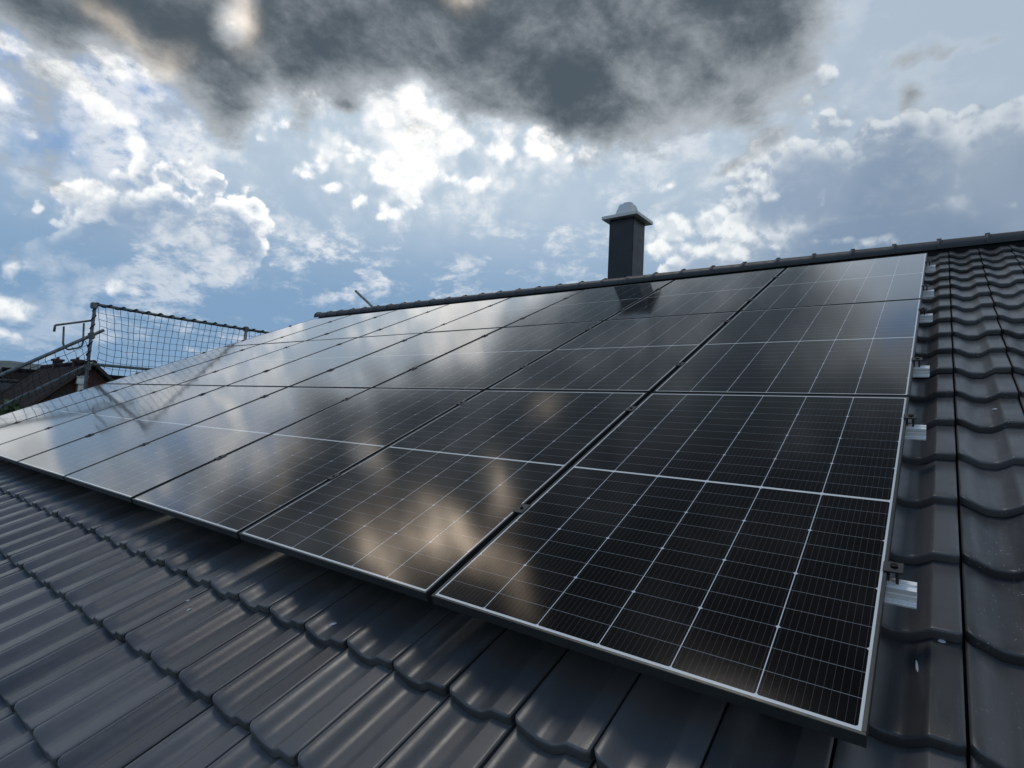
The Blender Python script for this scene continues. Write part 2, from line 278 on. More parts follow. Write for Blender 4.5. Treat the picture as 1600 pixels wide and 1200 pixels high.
PW, PH, GX, GY = 1.134, 1.755, .024, .020
def cell_material():
    m, t, b = newmat('solar_cells_under_glass'); o = t.n.new('ShaderNodeTexCoord').outputs['Object']
    X, Y, Z = t.sep(o)
    x = t.m('ABSOLUTE', X); y = t.m('ABSOLUTE', Y)
    cw, ch, mid = .1847, .0714, .0050            # cell pitch across / along, half the middle strip
    xi = t.m('DIVIDE', t.m('ADD', X, 3 * cw), cw); fx = t.m('FRACT', xi); ex = t.m('MULTIPLY', t.m('MINIMUM', fx, t.m('SUBTRACT', 1., fx)), cw)
    yi = t.m('DIVIDE', t.m('SUBTRACT', y, mid), ch); fy = t.m('FRACT', yi); ey = t.m('MULTIPLY', t.m('MINIMUM', fy, t.m('SUBTRACT', 1., fy)), ch)
    out = t.m('MAXIMUM', t.m('MAXIMUM', t.m('GREATER_THAN', x, 3 * cw - .001), t.m('GREATER_THAN', y, mid + 12 * ch - .001)), t.m('LESS_THAN', y, mid))
    colgap = t.m('LESS_THAN', ex, .00115)
    rowgap = t.m('LESS_THAN', ey, .00055)
    y3 = t.m('FRACT', t.m('DIVIDE', yi, 3.)); e3 = t.m('MULTIPLY', t.m('MINIMUM', y3, t.m('SUBTRACT', 1., y3)), ch * 3)
    dia = t.m('LESS_THAN', t.m('ADD', e3, ex), .0062)
    cid = t.comb(t.m('FLOOR', xi), t.m('FLOOR', t.m('DIVIDE', yi, 3.)), t.m('SIGN', Y))
    wn = t.n.new('ShaderNodeTexWhiteNoise'); wn.noise_dimensions = '3D'; t.l.new(cid, wn.inputs['Vector'])
    cell = t.mix(wn.outputs['Value'], (.0010, .0005, .0010), (.0030, .0016, .0022))
    fb = t.m('FRACT', t.m('MULTIPLY', fx, 12.)); bus = t.m('LESS_THAN', t.m('ABSOLUTE', t.m('SUBTRACT', fb, .5)), .032)
    cell = t.mix(t.m('MULTIPLY', bus, .7), cell, (.07, .07, .075))
    c = t.mix(t.m('MULTIPLY', rowgap, .8), cell, (.34, .36, .38))
    c = t.mix(t.m('MAXIMUM', colgap, dia), c, (.62, .64, .66))
    c = t.mix(out, c, (.74, .74, .71))
    dustn = t.noise(t.v('ADD', o, t.scale(t.n.new('ShaderNodeObjectInfo').outputs['Random'], 9.)) if False else o, 3., 6, .6)
    smud = t.ramp(dustn, .45, .8)
    c = t.mix(t.m('MULTIPLY', smud, .008), c, (.35, .36, .38))
    t.put(b, 'Base Color', c); t.put(b, 'IOR', 1.2)
    t.put(b, 'Roughness', t.lin(dustn, .3, .7, .085, .13)); b.inputs['Coat Weight'].default_value = 1.; b.inputs['Coat IOR'].default_value = 1.34; b.inputs['Coat Roughness'].default_value = .07; b.inputs['Sheen Weight'].default_value = .95; b.inputs['Sheen Roughness'].default_value = .12
    bn = t.n.new('ShaderNodeBump'); bn.inputs['Strength'].default_value = .03; bn.inputs['Distance'].default_value = .002
    t.put(bn, 'Height', t.noise(o, 700., 2, .5)); t.l.new(bn.outputs[0], b.inputs['Normal'])
    return m
M_CELL = cell_material()

# ---------------------------------------------------------------- ground, hills
GRND = simple('grass', (.05, .075, .03), .9, 0, .35, .15, .5, 3.)
mb = MB(); mb.quad([(-4000, -4000, 0), (4000, -4000, 0), (4000, 4000, 0), (-4000, 4000, 0)]); tag(mb.build('ground', GRND), None, kind='structure')
PAV = simple('concrete_paving', (.30, .29, .27), .85, 0, .12, 1.5)
mb = MB(); mb.box(-13.5, 6, -5.5, 14, -.3, .02); tag(mb.build('paved_yard', PAV), None, kind='structure')
ROADM = simple('asphalt', (.05, .05, .052), .85, 0, .15, 2.)
mb = MB(); mb.quad([(-26, -200, .01), (-20, -200, .01), (-20, 300, .01), (-26, 300, .01)]); tag(mb.build('road', ROADM), None, kind='structure')
def hills_mesh():
    m, t, b = newmat('wooded_hills'); o = t.n.new('ShaderNodeTexCoord').outputs['Object']
    t.put(b, 'Base Color', t.mix(t.ramp(t.noise(o, .02, 8, .65), .4, .62), (.05, .07, .07), (.10, .13, .12))); t.put(b, 'Roughness', .95)  # bluish distance haze is mixed into the hill colour
    mb = MB(); N = 220; rows = 10; R0, R1 = 900., 2300.
    import mathutils.noise as mn
    def hh(a, k):
        r = R0 + (R1 - R0) * k / rows
        prof = math.sin(math.pi * min(1, k / rows * .9 + .02)) ** .8
        wv = .55 + .45 * math.sin(a * 3.1 + .8) + .25 * math.sin(a * 7.3)
        rough = mn.fractal(Vector((math.cos(a) * 4, math.sin(a) * 4, k * .35)), .8, 2, 6) * 9
        left = math.exp(-((a - rad(172)) / rad(16)) ** 2)
        return (max(0, (24 * max(0, wv) + 52 * left) * prof + rough * prof * 1.2)) - (1 if k == 0 else 0), r
    grid = []
    for k in range(rows + 1):
        for i in range(N + 1):
            a = rad(40) + rad(190) * i / N; h, r = hh(a, k); grid.append((r * math.cos(a), r * math.sin(a), h))
    mb.v = grid
    for k in range(rows):
        for i in range(N):
            q = k * (N + 1) + i; mb.f.append((q, q + 1, q + N + 2, q + N + 1)); mb.sm.append(True)
    tag(mb.build('hills', m), None, kind='structure')
hills_mesh()

# ---------------------------------------------------------------- our house: walls, tiled roof, ridge, chimney
VERGE = -10.46                             # left gable edge of the tiling
NSEAM = .152
RIDGE_V = 6.30; EAVE_V = -0.84 - 4 * TC
N0 = -.192                                 # lowest tile level in the roof frame
house = thing('house', 'dark tiled gable house that carries the solar array, seen from on its roof', 'house', Matrix.Identity(4))
def prof(s):
    A = .027
    if s < .05: return A
    if s < .36: x = (s - .05) / .31; return A * (1 - (x * x * (3 - 2 * x)))
    if s < .50: return 0.
    if s < .72: x = (s - .50) / .22; return A * (x ** 1.35)
    return A
def tile_field():
    us = [0, .012, .03, .05, .09, .14, .19, .24, .29, .34, .38, .43, .48, .52, .56, .60, .64, .68, .72, .735, .80, .88, .96, .985, 1.0]
    Lt = TC + .035; tv = TW - .0065
    # along v, from the nose upwards: (distance, drop)
    vs = [(0, .028), (.0, .018), (.0004, .008), (.002, .003), (.0055, .0007), (.010, 0), (.05, 0), (.16, 0), (.27, 0), (Lt, 0)]
    V = []; Fc = []; SM = []; TN = []
    nc = int(math.ceil((RIDGE_V - EAVE_V) / TC)); ncol = 74
    u0 = NSEAM + 15 * TW
    rnd = random.Random(3)
    for c in range(nc):
        v0 = -.84 + TC * (c - 4) + 0.
        for k in range(ncol):
            uR = u0 - k * TW; uL = uR - tv
            if uL < VERGE - .03: break
            j = rnd.uniform(-.0018, .0018); tl = rnd.uniform(-.0024, .0024); jv = rnd.uniform(-.004, .004); tone = rnd.random()
            base = len(V); nu = len(us)
            for q, (dv, dr) in enumerate(vs):
                for s in us:
                    e = min(s, 1 - s); rc = 0.
                    if s < .10: rc = .020 * (1 - s / .10) ** 2       # nose corner rounded in plan
                    if s > .97: rc = .006
                    if dv < .03 : vv = v0 + dv + rc * (1 - dv / .03)
                    else: vv = v0 + dv
                    eb = .0035 if (s in (0, 1.0)) else (.0006 if (s in (.012, .985)) else 0)
                    z = N0 + .030 * (1 - dv / TC) + prof(s) - dr - eb + j + tl * (s - .5) * 2
                    if q <= 1 : z += 0
                    V.append((uL + s * tv, min(vv + jv, RIDGE_V - .005), z)); TN.append(tone)
            for q in range(len(vs) - 1):
                for i in range(nu - 1):
                    a = base + q * nu + i; Fc.append((a, a + 1, a + nu + 1, a + nu)); SM.append(True)
            # side walls
            for side in (0, nu - 1):
                b2 = len(V)
                for q in range(len(vs)):
                    x, y, z = V[base + q * nu + side]; V.append((x, y, z)); V.append((x, y, z - .024 if q else z)); TN += [tone, tone]
                for q in range(len(vs) - 1):
                    a = b2 + q * 2; f = (a, a + 2, a + 3, a + 1) if side else (a, a + 1, a + 3, a + 2)
                    Fc.append(f); SM.append(False)
    me = bpy.data.meshes.new('roof'); me.from_pydata(V, [], Fc); me.materials.append(M_TILE)
    me.polygons.foreach_set('use_smooth', SM)
    at = me.attributes.new('tone', 'FLOAT', 'POINT'); at.data.foreach_set('value', TN); me.update()
    return me
roof_me = tile_field()
roof = bpy.data.objects.new('roof', roof_me); C.objects.link(roof); roof.parent = house; roof.matrix_local = ROOF
tag(roof, 'dark grey interlocking clay tiles in wavy courses')
mb = MB(); mb.box(VERGE + .02, NSEAM + 15 * TW - .02, EAVE_V + .05, RIDGE_V + .02, N0 - .09, N0 - .012)
mb.build('roof_deck', M_DECK, roof)
mb = MB(); mb.box(VERGE + .03, NSEAM + 15 * TW - .03, RIDGE_V - .08, RIDGE_V + .06, N0 - .01, N0 + .055); mb.build('ridge_filler', M_DECK, roof)  # dark filler box added to block sky slivers under the ridge tiles
# other slope
apexY = RIDGE_V * math.cos(PITCH); apexZ = OZ + RIDGE_V * math.sin(PITCH)
aY = apexY - N0 * 0; 
back = bpy.data.objects.new('back_roof', roof_me); C.objects.link(back); back.parent = house
ap = ROOF @ Vector((0, RIDGE_V, N0))
Rz = Matrix.Translation((ap.x, ap.y, 0)) @ Matrix.Rotation(math.pi, 4, 'Z') @ Matrix.Translation((-ap.x, -ap.y, 0))
uc = (VERGE + NSEAM + 15 * TW)
back.matrix_local = Matrix.Translation((uc, 0, 0)) @ Rz @ ROOF
db = MB(); db.box(VERGE + .02, NSEAM + 15 * TW - .02, EAVE_V + .05, RIDGE_V + .02, N0 - .09, N0 - .012)
db.build('roof_deck', M_DECK, back)
# ridge tiles: half round, each with a raised collar at its left end
def ridge_tile_mesh():
    mb = MB(); Lr = .40; r = .115
    secs = [(0, r + .008), (.006, r + .011), (.026, r + .011), (.034, r + .004), (.05, r + .001), (Lr, r - .006)]
    n = 14; i0 = 0
    def ring(x, rr):
        out = []
        for j in range(n + 1):
            a = rad(-12) + rad(204) * j / n
            out.append((x, rr * math.cos(a) * 1.12, rr * math.sin(a) * .86))
        return out
    for (x, rr) in secs: mb.v += ring(x, rr)
    for k in range(len(secs) - 1):
        for j in range(n):
            a = k * (n + 1) + j; mb.f.append((a, a + n + 1, a + n + 2, a + 1)); mb.sm.append(True)
    # end thickness
    q = len(mb.v); mb.v += ring(0, r - .012)
    for j in range(n): mb.f.append((j, j + 1, q + j + 1, q + j)); mb.sm.append(False)
    # small upstand on the crest of the collar, seen as a bump on the skyline
    mb.box(-.004, .036, -.020, .020, (r + .006) * .86, (r + .021) * .86, .003)
    return mb
rt0 = None; k = 0
apl = Vector((0, RIDGE_V, N0)); inv = ROOF.inverted()
Rloc = Matrix.Rotation(-PITCH, 4, 'X')     # keep ridge tiles upright inside the tilted roof frame
x = .44 - .378 * 29
while x < NSEAM + 15 * TW - .2:
    mloc = Matrix.Translation((x, RIDGE_V, N0)) @ Rloc @ Matrix.Translation((0, 0, .040)) @ Matrix.Rotation(rad(random.uniform(-.3, .3)), 4, 'Z')
    if rt0 is None:
        rt0 = ridge_tile_mesh().build('ridge_tile', simple('ridge_clay', (.026, .029, .031), .5, 0, .2, 6., .2, 120.), roof); o = rt0
    else:
        o = rt0.copy(); C.objects.link(o); o.parent = roof
    o.matrix_local = mloc; x += .378; k += 1
mb = MB(); mb.tube([(0, -.11, 0), (0, -.11, .001)], .01, 6)
# ridge end cap
mb = MB(); n = 12
pts = [(0, .125 * math.cos(math.pi * j / n), .105 * math.sin(math.pi * j / n)) for j in range(n + 1)]
mb.quad(pts); mb.quad([(q[0] + .02, q[1], q[2]) for q in pts][::-1])
for j in range(n): mb.quad([pts[j], pts[j + 1], (pts[j + 1][0] + .02,) + pts[j + 1][1:], (pts[j][0] + .02,) + pts[j][1:]])
o = mb.build('ridge_end_cap', rt0.data.materials[0], roof); o.matrix_local = Matrix.Translation((.44 - .378 * 29 - .02, RIDGE_V, N0)) @ Rloc @ Matrix.Translation((0, 0, .055))
# walls
wl = MB(); eY = EAVE_V * math.cos(PITCH) + .5; eZ = OZ + (EAVE_V + .5) * math.sin(PITCH) - .32
bY = 2 * ap.y - eY; x0, x1 = VERGE + .3, NSEAM + 15 * TW - .3; zA = ap.z - .16
A = [(x0, eY, 0), (x0, bY, 0), (x0, bY, eZ), (x0, ap.y, zA), (x0, eY, eZ)]; B = [(x1,) + p[1:] for p in A]
wl.quad(A); wl.quad(B[::-1]); wl.quad([A[0], A[4], B[4], B[0]]); wl.quad([A[1], B[1], B[2], A[2]])
wl.build('wall', M_RENDER, house)
def window_part(parent, c, ax, w_, h_, frame=M_WHITE):
    if w_ == .62: frame = M_WOODD
    """a window set 2 cm proud of a wall; ax = outward normal 'x-','x+','y-','y+'"""
    R_ = {'y-': 0, 'x+': 90, 'y+': 180, 'x-': -90}[ax]; mt = Matrix.Translation(c) @ Matrix.Rotation(rad(R_), 4, 'Z')
    m = MB(); t_ = .07
    m.box(-w_/2, w_/2, -.04, .02, h_/2 - t_, h_/2); m.box(-w_/2, w_/2, -.04, .02, -h_/2, -h_/2 + t_)
    m.box(-w_/2, -w_/2 + t_, -.038, .02, -h_/2 + t_, h_/2 - t_); m.box(w_/2 - t_, w_/2, -.038, .02, -h_/2 + t_, h_/2 - t_); m.box(-.03, .03, -.036, .02, -h_/2 + t_, h_/2 - t_)
    f = m.build('window', frame, parent); f.matrix_local = mt
    g = MB(); g.box(-w_/2 + t_, w_/2 - t_, -.012, .015, -h_/2 + t_, h_/2 - t_); g.build('pane', M_GLASSW, f)
    return f
for xx in (-8.5, -5.5, -2.5, .8): window_part(house, (xx, eY - .001, 2.2), 'y-', 1.1, 1.3)
for yy in (2., 8.): window_part(house, (x0 - .001, yy, 2.2), 'x-', 1.1, 1.3)
# chimney
ch = MB(); CX0, CX1, CY0, CY1 = -3.845, -3.455, 6.15, 6.54
ch.box(CX0, CX1, CY0, CY1, OZ + 1.9, OZ + 3.50, .006)
chim = ch.build('chimney', M_CHIM, house); tag(chim, 'dark anthracite clad chimney behind the ridge')
cc = MB(); ov = .088
cc.box(CX0 - ov, CX1 + ov, CY0 - ov, CY1 + ov, OZ + 3.497, OZ + 3.545, .004)
cap = cc.build('chimney_cap', M_ZINC, chim)
cw = MB()
def frust(mb, cx, cy, a0, b0, z0, a1, b1, z1):
    p = [(cx - a0, cy - b0, z0), (cx + a0, cy - b0, z0), (cx + a0, cy + b0, z0), (cx - a0, cy + b0, z0)]
    q = [(cx - a1, cy - b1, z1), (cx + a1, cy - b1, z1), (cx + a1, cy + b1, z1), (cx - a1, cy + b1, z1)]
    mb.quad(p[::-1]); mb.quad(q)
    for i in range(4): mb.quad([p[i], p[(i + 1) % 4], q[(i + 1) % 4], q[i]])
cx, cy = (CX0 + CX1) / 2, (CY0 + CY1) / 2
frust(cw, cx, cy, .150, .150, OZ + 3.543, .152, .152, OZ + 3.575)
frust(cw, cx, cy, .142, .142, OZ + 3.585, .092, .092, OZ + 3.755)
cw.box(cx - .13, cx + .13, cy - .13, cy + .13, OZ + 3.573, OZ + 3.588)
cw.tube([(cx, cy, OZ + 3.753), (cx, cy, OZ + 3.782), (cx, cy, OZ + 3.792)], [.078, .074, .05], 20)
cw.build('cowl', M_ZINC, chim)
# gutter along the eave
gt = MB(); n = 10; gy, gz = EAVE_V * math.cos(PITCH) - .09, OZ + EAVE_V * math.sin(PITCH) - .25
for r_, fl in ((.07, 1), (.064, 0)):
    for j in range(n):
        a0, a1 = math.pi + math.pi * j / n, math.pi + math.pi * (j + 1) / n
        q = [(VERGE, gy + r_ * math.cos(a0), gz + r_ * math.sin(a0)), (3.5, gy + r_ * math.cos(a0), gz + r_ * math.sin(a0)), (3.5, gy + r_ * math.cos(a1), gz + r_ * math.sin(a1)), (VERGE, gy + r_ * math.cos(a1), gz + r_ * math.sin(a1))]
        gt.quad(q if fl else q[::-1], True)
gt.build('gutter', M_ZINC, house)

# ---------------------------------------------------------------- solar panels
def make_panel():
    root = bpy.data.objects.new('solar_panel', None); C.objects.link(root); root.empty_display_size = .1
    f = MB(); lip, hx, hy, th = .008, PW / 2, PH / 2, .030
    # hollow frame: four profiles, mitre-free butt joints
    def bar(x0, x1, y0, y1): f.box(x0, x1, y0, y1, -th, .0012, .0008)
    bar(-hx, hx, -hy, -hy + lip); bar(-hx, hx, hy - lip, hy)
    bar(-hx, -hx + lip, -hy + lip, hy - lip); bar(hx - lip, hx, -hy + lip, hy - lip)
    f.box(-hx + lip, hx - lip, -hy + lip, -hy + .03, -th, -th + .002); f.box(-hx + lip, hx - lip, hy - .03, hy - lip, -th, -th + .002)
    f.build('frame', M_FRAME, root)
    g = MB(); g.box(-hx + lip, hx - lip, -hy + lip, hy - lip, -.006, -.0006)
    g.build('cell_sheet', M_CELL, root)
    return root
PROTO = make_panel()
ORD = ['rightmost', 'second from the right', 'third from the right', 'fourth from the right', 'fifth from the right', 'sixth from the right', 'seventh from the right', 'leftmost']
ROWN = ['bottom', 'middle', 'top']
LOOK = {(0, 0): 'dark solar panel nearest the camera, at the lower right corner of the array',
        (0, 1): 'solar panel with a cream cloud glint, second from the right in the bottom row',
        (2, 0): 'greyish solar panel in the upper right corner of the array, just below the ridge',
        (2, 2): 'solar panel in the top row that mirrors the dark chimney, third from the right',
        (0, 7): 'pale sky-mirroring solar panel at the far left end of the bottom row',
        (2, 7): 'pale solar panel at the far left end of the top row, where the ridge ends'}
first = True
for r in range(3):
    for k in range(8):
        o = PROTO if first else copy_tree(PROTO); first = False
        cx_ = -(k * (PW + GX) + PW / 2); cy_ = r * (PH + GY) + PH / 2
        o.matrix_world = ROOF @ Matrix.Translation((cx_ + random.uniform(-.001, .001), cy_, random.uniform(-.0006, .0006))) @ Matrix.Rotation(rad(random.uniform(-.12, .12)), 4, 'X') @ Matrix.Rotation(rad(random.uniform(-.12, .12)), 4, 'Y')
        lk = LOOK.get((r, k)) or ('black framed solar panel, %s in the %s row of the array' % (ORD[k], ROWN[r]))
        tag(o, lk, 'solar panel', 'solar panels in three rows on the roof')
# ---------------------------------------------------------------- rails, clamps
AL = -(8 * PW + 7 * GX)
RV = [.518, 1.518, 2.235, 3.235, 3.905, 4.83]
HT = ['lower', 'upper']
def make_rail():
    m = MB(); L0, L1 = AL - .06, .062
    # C profile: outline in (v, n), extruded along u
    o_ = [(-.020, -.0705), (-.020, -.066), (-.017, -.064), (-.017, -.056), (-.020, -.054), (-.020, -.048), (-.015, -.045), (-.020, -.041), (-.020, -.0305),
          (-.006, -.0305), (-.006, -.036), (.006, -.036), (.006, -.0305), (.020, -.0305), (.020, -.0705)]
    for i in range(len(o_)):
        a, b_ = o_[i], o_[(i + 1) % len(o_)]
        m.quad([(L0, a[0], a[1]), (L1, a[0], a[1]), (L1, b_[0], b_[1]), (L0, b_[0], b_[1])])
    m.quad([(L1, p[0], p[1]) for p in o_]); m.quad([(L0, p[0], p[1]) for p in o_][::-1])
    # front toe flange with fine ribs
    m.box(L0, L1, -.034, -.0195, -.0705, -.066); m.box(L0, L1, -.030, -.0195, -.0662, -.062)
    return m
rm = None
for i, v_ in enumerate(RV):
    if rm is None: rm = make_rail().build('mounting_rail', M_ALU); o = rm
    else: o = rm.copy(); C.objects.link(o)
    o.matrix_world = ROOF @ Matrix.Translation((0, v_, 0))
    tag(o, 'bright aluminium mounting rail under the %s row of panels, the %s of its two' % (ROWN[i // 2], HT[i % 2]), 'rail', 'aluminium rails under the panels')
def make_hook():
    m = MB(); m.box(-.018, .018, -.06, .16, -.105, -.099, .001); m.box(-.018, .018, -.018, .018, -.1, -.0705, .001); m.box(-.018, .018, .154, .16, -.17, -.1); return m
hk = None
for i, v_ in enumerate(RV):
    for j in range(8):
        u_ = -.62 - j * 1.15
        if hk is None: hk = make_hook().build('roof_hook', M_GALV); o = hk
        else: o = hk.copy(); C.objects.link(o)
        o.matrix_world = ROOF @ Matrix.Translation((u_, v_, 0))
        tag(o, 'steel roof hook hidden in the shade under the %s panel row, below its %s rail' % (ROWN[i // 2], HT[i % 2]), 'roof hook', 'roof hooks under the %s rail of the %s row' % (HT[i % 2], ROWN[i // 2]))
def bolt(mb, x, y, z, r=.0065):
    mb.tube([(x, y, z), (x, y, z + .006)], r, 12)
def make_end():
    root = bpy.data.objects.new('end_clamp', None); C.objects.link(root); root.empty_display_size = .05
    m = MB()
    m.box(-.009, .034, -.004, .040, .0015, .0058, .001)        # top plate gripping the frame
    m.box(.0015, .0045, .004, .037, -.0300, .0018, .0006)      # back leg against the frame
    m.box(.0180, .0250, -.0045, .036, -.0298, .0018, .0008)      # front leg
    m.build('clamp_body', M_CLAMP, root)
    b = MB(); bolt(b, .014, .020, .0055, .0085); b.build('bolt', M_BOLT, root)
    return root
def make_mid():
    root = bpy.data.objects.new('mid_clamp', None); C.objects.link(root); root.empty_display_size = .05
    m = MB()
    m.box(-.0215, .0215, -.030, .030, .0016, .0052, .001); m.box(-.0095, .0095, -.028, .028, -.0295, .0018, .001)
    m.build('clamp_body', M_CLAMP, root)
    b = MB(); bolt(b, 0, 0, .005, .0065); b.build('bolt', M_BOLT, root)
    return root
ec = None
for side in (0, 1):
    for i, v_ in enumerate(RV):
        if ec is None: ec = make_end(); o = ec
        else: o = copy_tree(ec)
        o.matrix_world = ROOF @ Matrix.Translation((0.0 if side == 0 else AL, v_, 0)) @ (Matrix.Rotation(math.pi, 4, 'Z') if side else Matrix.Identity(4))
        tag(o, 'dark end clamp on the %s rail at the %s edge of the %s row' % (HT[i % 2], ('right', 'left')[side], ROWN[i // 2]), 'clamp', 'end clamps on the rail ends')
mc = None
for i, v_ in enumerate(RV):
    for k in range(1, 8):
        if mc is None: mc = make_mid(); o = mc
        else: o = copy_tree(mc)
        o.matrix_world = ROOF @ Matrix.Translation((-(k * (PW + GX) - GX / 2), v_, 0))
        tag(o, 'dark mid clamp on %s rail of %s row, gap %s from the right' % (HT[i % 2], ROWN[i // 2], ['one', 'two', 'three', 'four', 'five', 'six', 'seven'][k - 1]), 'clamp', 'mid clamps between neighbouring panels')

# ---------------------------------------------------------------- gable scaffold with safety nets
SX = -10.80; PY = 1.88
def zz(z): return z + OZ
sc = thing('scaffold', 'weathered steel tube scaffold rising beyond the left gable edge of the roof', 'scaffold', Matrix.Translation((SX, PY, 0)))
def spart(name, pts, r=.0242, mat=M_GALV, n=12, label=None):
    m = MB(); m.tube([(p[0] - SX, p[1] - PY, zz(p[2])) for p in pts], r, n); o = m.build(name, mat, sc)
    if label: o['label'] = label
    return o
spart('post', [(SX, PY - .04, -6), (SX, PY - .02, .9), (SX, PY + .015, 2.03)])
spart('post', [(SX, 4.40, -6), (SX, 4.40, 2.02)])
spart('post', [(SX, -.9, -6), (SX, -.9, .6)])
spart('post', [(SX - .75, PY, -6), (SX - .75, PY, .55)]); spart('post', [(SX - .75, 4.4, -6), (SX - .75, 4.4, .6)]); spart('post', [(SX - .75, -.9, -6), (SX - .75, -.9, .0)])
spart('rail', [(SX, PY - .02, 2.015), (SX, 3.0, 1.99), (SX, 7.2, 1.95)])
spart('rail', [(SX + .03, PY + .05, 1.045), (SX + .03, 7.2, 1.0)])
spart('rail', [(SX - .03, 2.05, 1.62), (SX - .03, 1.83, 1.47), (SX - .03, .817, .771), (SX - .03, -.9, -.42)], .027)
spart('rail', [(SX - .03, 1.95, 1.07), (SX - .03, 1.768, .951), (SX - .03, .851, .307), (SX - .03, -.9, -.93)], .027)
spart('guard_bracket', [(SX - .01, 1.86, 1.745), (SX - .01, 1.42, 1.605), (SX - .01, 1.405, 1.595), (SX - .01, 1.40, 1.50)], .017, label='bent steel bracket sticking out from the corner post')
U = [(1.52, 1.60), (1.53, 1.34), (1.55, 1.27), (1.60, 1.245), (1.72, 1.285), (1.77, 1.32), (1.785, 1.38), (1.775, 1.69)]
spart('guard_loop', [(SX - .03, y, z) for y, z in U], .014, label='U shaped steel loop hanging from the bracket')
def coupler(y, z, d=(0, 1, 0)):
    m = MB(); m.box(-.035, .035, y - PY - .045, y - PY + .045, zz(z) - .05, zz(z) + .05, .012); m.tube([(-.05, y - PY - .03, zz(z)), (-.05, y - PY + .08, zz(z) + .03)], .011, 8)
    o = m.build('coupler', M_GALV, sc)
for y, z in ((PY, 1.50), (PY - .02, .99), (PY, 1.99), (4.4, 1.98), (4.4, 1.02)): coupler(y, z)
M_PLANK = simple('grey_scaffold_plank', (.22, .19, .15), .85, 0, .2, 6.)
pk = MB()
for i in range(3): pk.box(-.72 + i * .235, -.72 + i * .235 + .225, -2.7, 5.3, 5.05, 5.09, .004)
pk.build('deck', M_PLANK, sc)
# rope lashings wound round the top rail and the post
rp = MB()
pts = []
for i in range(420):
    t_ = i / 419; y = 1.88 + t_ * 3.2; a = t_ * 2 * math.pi * 17
    pts.append((math.cos(a) * .022, y - PY, zz(2.015 - .0125 * (y - 1.88)) + math.sin(a) * .022))
rp.tube(pts, .016, 6)
pts = [(math.cos(i * .31) * .026, -.03 + i / 150 * .05 + math.sin(i * .31) * .026, zz(.95 + 1.05 * i / 150)) for i in range(151)]
rp.tube(pts, .009, 5)
rp.build('lashing_rope', M_ROPE, sc)
import mathutils.noise as mn
def net(name, label, P, nu, nv, r, sagf):
    """P(s,t) -> point; cords as thin four sided tubes"""
    m = MB(); st = 3
    def q(s, t_): return P(s, t_)
    for i in range(nu + 1):
        m.tube([q(i / nu, j / (nv * st)) for j in range(nv * st + 1)], r, 4, False)
    for j in range(nv + 1):
        m.tube([q(i / (nu * st), j / nv) for i in range(nu * st + 1)], r, 4, False)
    o = m.build(name, M_NET); tag(o, label, 'safety net', 'safety nets on the scaffold'); return o
def P1(s, t_):                               # s along the gable, t downwards
    y = 1.93 + s * 3.6; top = 1.99 - .0125 * (y - 1.88); bot = .62 - .02 * s
    edge = math.exp(-s * 3.6 / .20)
    sag = .10 * math.sin(math.pi * t_) * math.sin(math.pi * min(1, s * 1.4)) ** .5 if s > 0 else 0
    yy = y + .10 * math.sin(math.pi * t_) * math.exp(-((s * 3.6 - .25) / .35) ** 2) + .012 * mn.noise(Vector((s * 30, t_ * 12, 1)))
    z = top + (bot - top) * t_ - .16 * (1 - edge) * math.exp(-s * 2.5) * t_ * (1.15 - t_) * 1.6 + .012 * mn.noise(Vector((s * 30, t_ * 12, 5)))
    return (SX + .02 - sag * 1.5, yy, zz(z))
net('safety_net', 'square mesh safety net stretched along the top rail of the scaffold against the sky', P1, 34, 13, .0042, 0)
def P2(s, t_):
    y0, z0 = 1.80 - s * 2.6, 1.45 - s * 1.80; y1, z1 = 1.82 - s * 2.6, .97 - s * 1.83
    k_ = .05 * math.sin(s * 23) * t_ * (1 - t_) * 4
    return (SX - .03 + .08 * math.sin(math.pi * t_), y0 + (y1 - y0) * t_ + .09 * t_ + .02 * mn.noise(Vector((s * 20, t_ * 9, 2))) + k_, zz(z0 + (z1 - z0) * t_ + .02 * mn.noise(Vector((s * 20, t_ * 9, 7)))))
net('safety_net', 'slack sloping safety net between the two slanting scaffold tubes at the far left', P2, 28, 5, .0042, 0)
# raking tube behind the ridge
m = MB(); p0, p1 = Vector((-9.957, 6.3, 3.04)), Vector((-9.35, 6.3, 2.646)); dd = (p1 - p0)
m.tube([(0, 0, 0), tuple(dd * 2.0)], .026, 14); m.tube([tuple(-dd * .005), tuple(dd * .03)], .028, 14)
o = m.build('scaffold_tube', M_GALV, None, Matrix.Translation((p0.x, p0.y, zz(p0.z)))); tag(o, 'short grey scaffold tube poking up at a slant behind the ridge', 'tube')

# ---------------------------------------------------------------- neighbouring houses
def brick_mat(name, c1, c2, mortar):
    m, t, b = newmat(name); o = t.n.new('ShaderNodeTexCoord').outputs['Object']
    X, Y, Z = t.sep(o); vec = t.comb(t.m('ADD', X, Y), Z, 0.)
    bt = t.n.new('ShaderNodeTexBrick'); t.put(bt, 'Vector', vec); t.put(bt, 'Color1', col(c1)); t.put(bt, 'Color2', col(c2)); t.put(bt, 'Mortar', col(mortar))
    t.put(bt, 'Scale', 1.); bt.inputs['Brick Width'].default_value = .25; bt.inputs['Row Height'].default_value = .08; bt.inputs['Mortar Size'].default_value = .01
    t.put(b, 'Base Color', t.mix(t.m('MULTIPLY', t.noise(o, .8, 5, .6), .5), bt.outputs[0], (.10, .05, .04))); t.put(b, 'Roughness', .85); return m
M_BRICK = brick_mat('red_brick', (.15, .042, .035), (.09, .030, .028), (.10, .075, .065))
M_CHB = simple('sooty_brick', (.07, .04, .035), .9)
